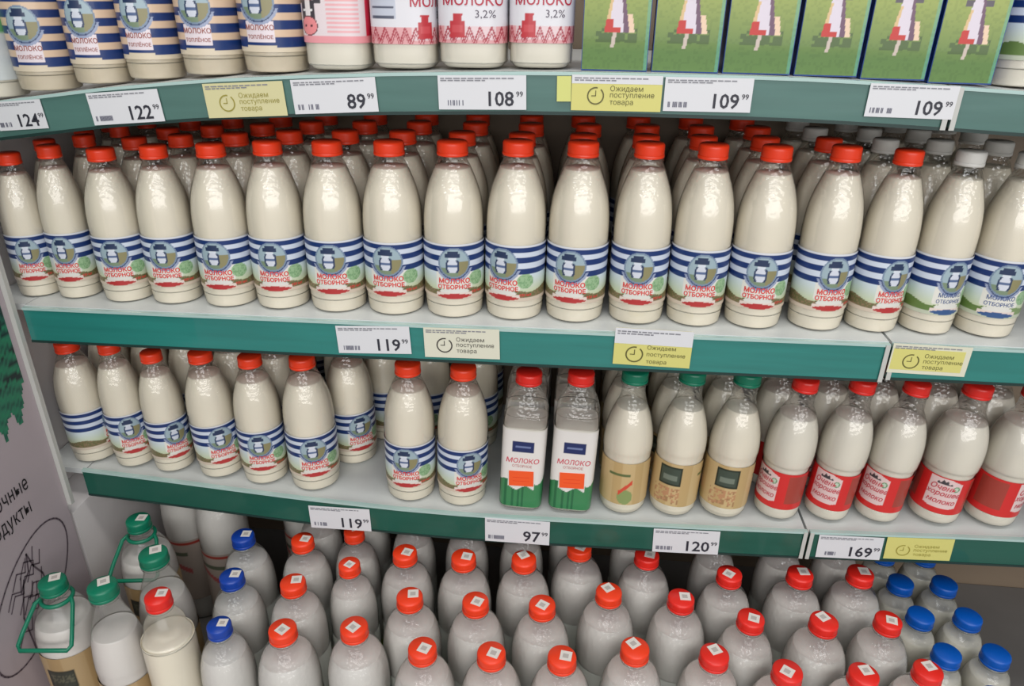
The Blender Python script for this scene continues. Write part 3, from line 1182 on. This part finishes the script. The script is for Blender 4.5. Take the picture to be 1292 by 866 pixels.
n = {k: 0 for k in 'WBPOCL'}
GRP = {'B': 'baked milk bottles on the top shelf', 'O': 'white ornament-label bottles', 'C': 'green milk cartons', 'W': None, 'P': None, 'L': None}
for x0, x1, k in row1:
    ym = 100 if x0 > 300 else 108 + (300 - x0) * .05
    X0, X1 = at_y(x0, ym, .02).x, at_y(x1, ym, .02).x
    X = (X0 + X1) / 2
    z = seat(X, Z1)
    wdt = X1 - X0
    i = n[k]
    n[k] += 1
    if k == 'C':
        e = bpy.data.objects.new('milk_carton', None)
        C.objects.link(e)
        e.location = (X, .032, z)
        e.rotation_euler = (0, 0, -.05)
        s_ = (wdt - .0045) / .077
        e.scale = (s_ * .985, .95, 1)
        tag(e, 'green milk carton printed with a woman in an apron, %s from left of six' % ('first' if i == 0 else ORD[i]), 'milk carton', GRP['C'])
        link('box', get('carton', carton_mesh), e)
        link('front_print', get('carton_front', carton_front), e)
        continue
    if k in 'BLW':
        sw = wdt / .0868 * .995
        t = {'B': 'beige baked milk bottle with navy and tan stripes, %s, top shelf' % ('leftmost' if i == 0 else ORD[i] + ' from left'), 'L': 'blue and green label bottle at the right end of the top shelf',
             'W': 'white bottle with green band at the far left of the top shelf'}[k]
        bottle('milk_bottle', X, .0435, z, 'round', 'milk_baked' if k == 'B' else 'milk_white', 'orange_cap', {'B': 'baked', 'L': 'blue', 'W': 'green'}[k], rot={'B': -.42 + .0 * i, 'L': 1.1, 'W': 0}[k] - math.atan2(X - CAM.x, 1) * .9,
               sw=sw, sz=1, text=t, group=GRP[k])
    else:
        sw = wdt / .0826 * .99
        t = 'pink label bottle with cow face, right of the striped baked milk bottles' if k == 'P' else ['white bottle with red zigzag ornament, turned to its grey text side', 'white ornament-label bottle, middle of the three, red word facing front', 'white ornament-label bottle directly left of the green cartons'][i]
        lb = 'pink' if k == 'P' else 'ornament'
        bottle('milk_bottle', X, .0425, z, 'pouch', 'milk_white', 'red_cap', lb, rot=0, sw=sw, sz=1, text=t, group=GRP[k])

# the left ornament bottle is turned to its side print: swap its label for one whose artwork is shifted
def shifted():
    c = srgb(176, 46, 66)
    sh_ = .045
    tx = [('МОЛОКО', .0155, .004 + sh_, .0800, c, .015, 0), ('3,2%', .0125, .018 + sh_, .0640, srgb(86, 78, 92), .0, 0)]
    return wrap_label('ornament_label', straight(.0412), .031, .150, lambda s, z: paint_ornament(s - sh_, z), tx, nu=220, nv=100, n=3.2)


for o in bpy.data.objects:
    if o.get('label', '').startswith('white bottle with red zigzag'):
        for ch in o.children:
            if ch.name.startswith('label'):
                ch.data = shifted()

# ---------------------------------------------------------------- bottom tray: big bottles
def big(px, py, Z, shape, cap, label, txt, grp, milk='milk_big', rad=1.0, handle=None, stick=0.0, wall='pet_big', world=None):
    if world:
        x, y = world
    else:
        p = at_z(px, py, Z)
        x, y = p.x, p.y
    h = Z - TRAY
    if shape in ('tall', 'handled', 'step'):
        wall = 'pet_plain'
    sz = h / (NECK[shape] + .010)
    return bottle('milk_bottle', x, y, TRAY, shape, milk, cap, label, rot=random.uniform(-.4, .4), sw=rad, sz=sz, wall=wall, text=txt, group=grp, sticker=stick, handle=handle)


reds = [  # cap pixels, front rank / middle rank / rear rank of each file
    [(357, 798), (370, 739), (382, 685)], [(447, 795), (441, 716), (447, 674)], [(533, 822), (517, 757), (511, 701)], [(620, 828), (600, 763), (585, 707)], [(709, 833), (684, 767), (661, 709)],
    [(801, 822), (768, 751), (731, 694)], [(901, 830), (859, 759), (816, 704)], [(993, 851), (947, 784), (920, 728)], [(1089, 855), (1039, 788), (1009, 728)], [(1170, 850), (1120, 787), (1085, 727)]]
rank = ['front', 'middle', 'rear']
placed = []
for f_, colm in enumerate(reds):
    for r, (px, py) in enumerate(colm):
        p = at_z(px, py, -.45)
        placed.append((px, py, f_, r, p.x, p.y))
for px, py, f_, r, x, y in placed:
    dmin = min(math.hypot(x - q[4], y - q[5]) for q in placed if (q[2], q[3]) != (f_, r))
    rad = min(1.0, dmin / 2 / .0482)
    big(px, py, -.45, 'jug', 'red_cap' if f_ > 5 else 'orange_cap', 'jug', 'large red-capped white bottle, %s of its file, %s file from the left' % (rank[r], ORD[f_]), 'large red-capped bottles', rad=max(.82, rad), stick=random.uniform(-.7, .7))
# a fourth rank, mostly in the shade under the rail
for f_ in range(10):
    q = [p for p in placed if p[2] == f_ and p[3] == 2][0]
    dx = q[4] - [p for p in placed if p[2] == f_ and p[3] == 1][0][4]
    big(0, 0, -.45, 'jug', 'red_cap', 'jug', 'large red-capped bottle behind the rear one of the %s file' % ORD[f_], 'large bottles of the hidden back rank', rad=.86, world=(q[4] + dx * .3, max(q[5] + .094, .085)), stick=.2)

blue_l = [(277, 793, 'front'), (293, 731, 'middle'), (307, 680, 'rear')]
for px, py, nm in blue_l:
    big(px, py, -.445, 'jug', 'blue_cap', 'jug', 'large dark-blue-capped bottle, %s one of the file left of the reds' % nm, 'dark-blue-capped bottles', rad=.92, stick=.1)
big(67, 738, -.42, 'handled', 'green_cap', 'kraft_big', 'green-capped kraft-label jug with green carry loop against the printed side wing', 'green looped jugs', rad=.95, handle=.12, stick=.5)
big(175, 660, -.42, 'handled', 'green_cap', 'kraft_big', 'green-capped jug with green carry loop at the back, under the lowest rail', 'green looped jugs', rad=.95, handle=.15, stick=.1)
big(130, 744, -.38, 'tall', 'green_cap', 'kraft_tall', 'tall green-capped bottle between the looped jug and the stepped red-capped bottle', 'tall green-capped bottles', rad=.98, stick=.6)
big(194, 703, -.40, 'tall', 'green_cap', 'kraft_tall', 'tall green-capped bottle behind the stepped red-capped bottle', 'tall green-capped bottles', rad=1.05, stick=.5)
big(200, 757, -.39, 'step', 'red_cap', None, 'clear stepped-shoulder bottle with red cap, left of the blue-capped file', None, milk='milk', rad=.96, stick=.2)
blues_r = [(1136, 738, 'third from front, left file'), (1191, 740, 'third from front, right file'), (1161, 780, 'second from front, left file'), (1221, 782, 'second from front, right file'), (1194, 828, 'front, left file'), (1256, 829, 'front, right file')]
for px, py, nm in blues_r:
    big(px, py, -.50, 'slim', 'bright_blue_cap', None, 'slim white bottle with bright blue cap, ' + nm, 'bright-blue-capped slim bottles', milk='milk_white', rad=.98, stick=None)
for (x, y, nm) in ((.703, -.160, 'cut by the bottom edge of the picture'), (.778, -.148, 'nearest the lower right corner'), (.648, .146, 'rearmost, left file'), (.722, .150, 'rearmost, right file')):
    big(0, 0, -.50, 'slim', 'bright_blue_cap', None, 'slim white bottle with bright blue cap, ' + nm, 'bright-blue-capped slim bottles', milk='milk_white', rad=.96, stick=None, world=(x, y))
big(0, 0, -.40, 'jug', 'white_cap', 'back', 'white bottle with red-lined label standing far back beside the empty spot', None, rad=.98, world=(-.610, .105), stick=None)
big(0, 0, -.40, 'jug', 'white_cap', 'back', 'white bottle far back, left of the dark-blue-capped file, under the rail', None, rad=.9, world=(-.470, .170), stick=None)
big(0, 0, -.40, 'jug', 'white_cap', 'back', 'white bottle in the back corner behind the looped jug', None, rad=.9, world=(-.700, .130), stick=None)


# neighbours may touch but never share space: slim down any pair that would
pos = [(e.location.copy(), r * e.scale.x, e, ln) for e, r, ln in REG]
for a_ in pos:
    q = 1.0
    for b_ in pos:
        if a_ is b_ or abs(a_[0].z - b_[0].z) > .15:
            continue
        for hh in (.0, .15):
            d = math.hypot(a_[0].x + a_[3] * hh - b_[0].x - b_[3] * hh, a_[0].y - b_[0].y)
            q = min(q, d / (a_[1] + b_[1]))
    if q < 1:
        a_[2].scale.x *= q * .999
        a_[2].scale.y *= q * .999
        if q < .84:
            print('SLIM', a_[2]['label'], round(q, 3))


# ---------------------------------------------------------------- price tags
def price_tag(xl, yl, xr, yr, hpx, yplane, kind, price, label, group):
    A = at_y(xl, yl, yplane)
    B = at_y(xr, yr, yplane)
    D = at_y(xl, yl + hpx, yplane)
    w = (B - A).length
    h = (A.z - D.z)
    ang = math.atan2(B.z - A.z, B.x - A.x)
    e_ = Acc()
    th = .0007
    yel, wht = srgb(208, 202, 118), srgb(214, 214, 216)
    base = {'white': wht, 'yellow': yel, 'yellow_strip': yel, 'white_clock': srgb(214, 212, 192), 'pale_yellow': srgb(206, 200, 152), 'sliver': srgb(206, 208, 122), 'yellow_border': srgb(214, 212, 190), 'yellow_half': yel, 'smudged': yel}[kind]
    e_.box((0, -th, -h), (w, 0, 0), base)
    if kind in ('yellow_strip', 'yellow_half'):
        k = .24 if kind == 'yellow_strip' else .42
        e_.box((.0, -th - .0002, -h * k), (w, -th, 0), wht)
    if kind == 'yellow_border':
        e_.box((w * .02, -th - .0002, -h * .88), (w * .93, -th, -h * .16), yel)
    o = link('price_tag', e_.mesh('price_card', [M['paper']], False, True))
    o.location = A
    o.rotation_euler = (0, -ang, 0)
    tag(o, label, 'price tag', group)
    y = -th - .0004

    def flat(nm, tv, tf, cx, cz, colr, holder=None):
        return link(nm, Acc().add([(cx + px, y, cz + pz) for px, pz in tv], tf, colr).mesh(nm, [M['paper']], False, True), o)
    blk = srgb(44, 44, 54)
    # printed header lines
    ha = Acc()
    for k, (wf, zf_) in enumerate(((.82, .07), (.5, .13))):
        x = .03 * w
        i = 0
        while x < wf * w:
            seg = w * (.03 + .05 * hsh(i, k, xl))
            ha.add([(x, y, -h * zf_), (x + seg, y, -h * zf_), (x + seg, y, -h * (zf_ + .035)), (x, y, -h * (zf_ + .035))], [(0, 1, 2, 3)], srgb(130, 130, 136))
            x += seg + w * .012
            i += 1
    if kind not in ('sliver', 'smudged'):
        link('header_print', ha.mesh('header_print', [M['paper']], False, True), o)
    if price:
        tv, tf = text2d(price, h * .60, .016)
        mx = max(p[0] for p in tv)
        flat('price_digits', tv, tf, w * .86 - mx, -h * .68, blk)
        tv, tf = text2d('99', h * .22, .01)
        flat('kopeck_digits', tv, tf, w * .925, -h * .54, blk)
        ba = Acc()
        for i in range(18):
            if hsh(i, xl) > .35:
                x = w * (.05 + .014 * i)
                ba.add([(x, y, -h * .72), (x + w * .010, y, -h * .72), (x + w * .010, y, -h * .88), (x, y, -h * .88)], [(0, 1, 2, 3)], srgb(96, 96, 112))
        link('barcode', ba.mesh('barcode', [M['paper']], False, True), o)
    elif kind != 'sliver':
        olive = srgb(96, 92, 44) if kind != 'white_clock' else srgb(64, 60, 56)
        if kind == 'pale_yellow':
            olive = srgb(150, 140, 60)
        if kind == 'smudged':
            olive = srgb(158, 148, 62)
        cx, cz, r = w * .27, -h * (.58 if kind != 'yellow_half' else .70), h * (.25 if kind != 'yellow_half' else .22)
        ca = Acc()
        N = 28
        v = []
        for i in range(N):
            t = 2 * PI * i / N
            v += [(cx + r * math.cos(t), y, cz + r * math.sin(t)), (cx + r * .84 * math.cos(t), y, cz + r * .84 * math.sin(t))]
        ca.add(v, [(2 * i, 2 * i + 1, (2 * i + 3) % (2 * N), (2 * i + 2) % (2 * N)) for i in range(N) if not 4 <= i <= 5], olive)
        ca.add([(cx - r * .05, y, cz + r * .6), (cx + r * .05, y, cz + r * .6), (cx + r * .05, y, cz), (cx - r * .05, y, cz)], [(0, 1, 2, 3)], olive)
        ca.add([(cx - r * .5, y, cz + r * .05), (cx + r * .05, y, cz + r * .05), (cx + r * .05, y, cz - r * .05), (cx - r * .5, y, cz - r * .05)], [(0, 1, 2, 3)], olive)
        link('clock_symbol', ca.mesh('clock_symbol', [M['paper']], False, True), o)
        for k, line in enumerate(('Ожидаем', 'поступление', 'товара')):
            tv, tf = text2d(line, 1.0, .0)
            k_ = min(h * .21, w * .50 / (max(p[0] for p in text2d('поступление', 1.0, .0)[0]) * 2))
            tv = [(p[0] * k_, p[1] * k_) for p in tv]
            mn = min(p[0] for p in tv)
            flat('notice_text', tv, tf, w * .43 - mn, cz + h * (.2 - .2 * k), olive)
    return o


Y1, Y2, Y3r = -.0245, -.0245, .0005
g1 = 'tags on the top rail'
price_tag(-12, 129, 50, 125, 36, Y1, 'white', '124', 'white price tag reading 124 at the far left of the top rail', g1)
price_tag(108, 118, 198, 112, 40, Y1, 'white', '122', 'white price tag reading 122 under the beige striped bottles', g1)
price_tag(255, 106, 356, 102, 43, Y1, 'pale_yellow', None, 'pale yellow clock notice left of the 89 tag, top rail', g1)
price_tag(366, 101, 473, 97, 43, Y1, 'white', '89', 'white price tag reading 89 on the top rail', g1)
price_tag(552, 95, 664, 95, 43, Y1, 'white', '108', 'white 108 price tag under the ornament-label bottles, top rail', g1)
price_tag(703, 96, 721, 96, 32, Y1, 'sliver', None, 'narrow yellow slip left of the yellow clock notice, top rail', g1)
price_tag(722, 94, 837, 96, 45, Y1, 'yellow_strip', None, 'yellow clock notice with white header left of a 109 tag, top rail', g1)
price_tag(840, 97, 952, 99, 43, Y1, 'white', '109', 'white price tag reading 109 right of the yellow notice, top rail', g1)
price_tag(1099, 105, 1212, 109, 42, Y1, 'white', '109', 'white price tag reading 109 beside the rail joint, top rail', g1)
g2 = 'tags on the middle rail'
price_tag(423, 411, 516, 412, 34, Y2, 'white', '119', 'white price tag reading 119 on the middle teal rail', g2)
price_tag(534, 413, 630, 416, 37, Y2, 'white_clock', None, 'cream clock notice right of the 119 tag, middle rail', g2)
price_tag(777, 413, 876, 419, 46, Y2, 'yellow_half', None, 'yellow clock notice with tall white header, middle rail above green caps', g2)
price_tag(1128, 433, 1228, 439, 37, Y2, 'yellow_border', None, 'white-bordered yellow clock notice right of the joint, middle rail', g2)
g3 = 'tags on the lowest rail'
price_tag(389, 638, 466, 643, 27, Y3r, 'white', '119', 'white price tag reading 119 on the lowest dark green rail', g3)
price_tag(612, 653, 694, 659, 29, Y3r, 'white', '97', 'white 97 price tag under the square sleeved bottles, lowest rail', g3)
price_tag(825, 667, 909, 671, 29, Y3r, 'white', '120', 'white price tag reading 120 on the lowest rail', g3)
price_tag(1034, 675, 1116, 679, 28, Y3r, 'white', '169', 'white price tag reading 169 right of the lowest rail joint', g3)
price_tag(1120, 678, 1205, 681, 27, Y3r, 'smudged', None, 'blurred yellow clock notice right of the 169 tag, lowest rail', g3)
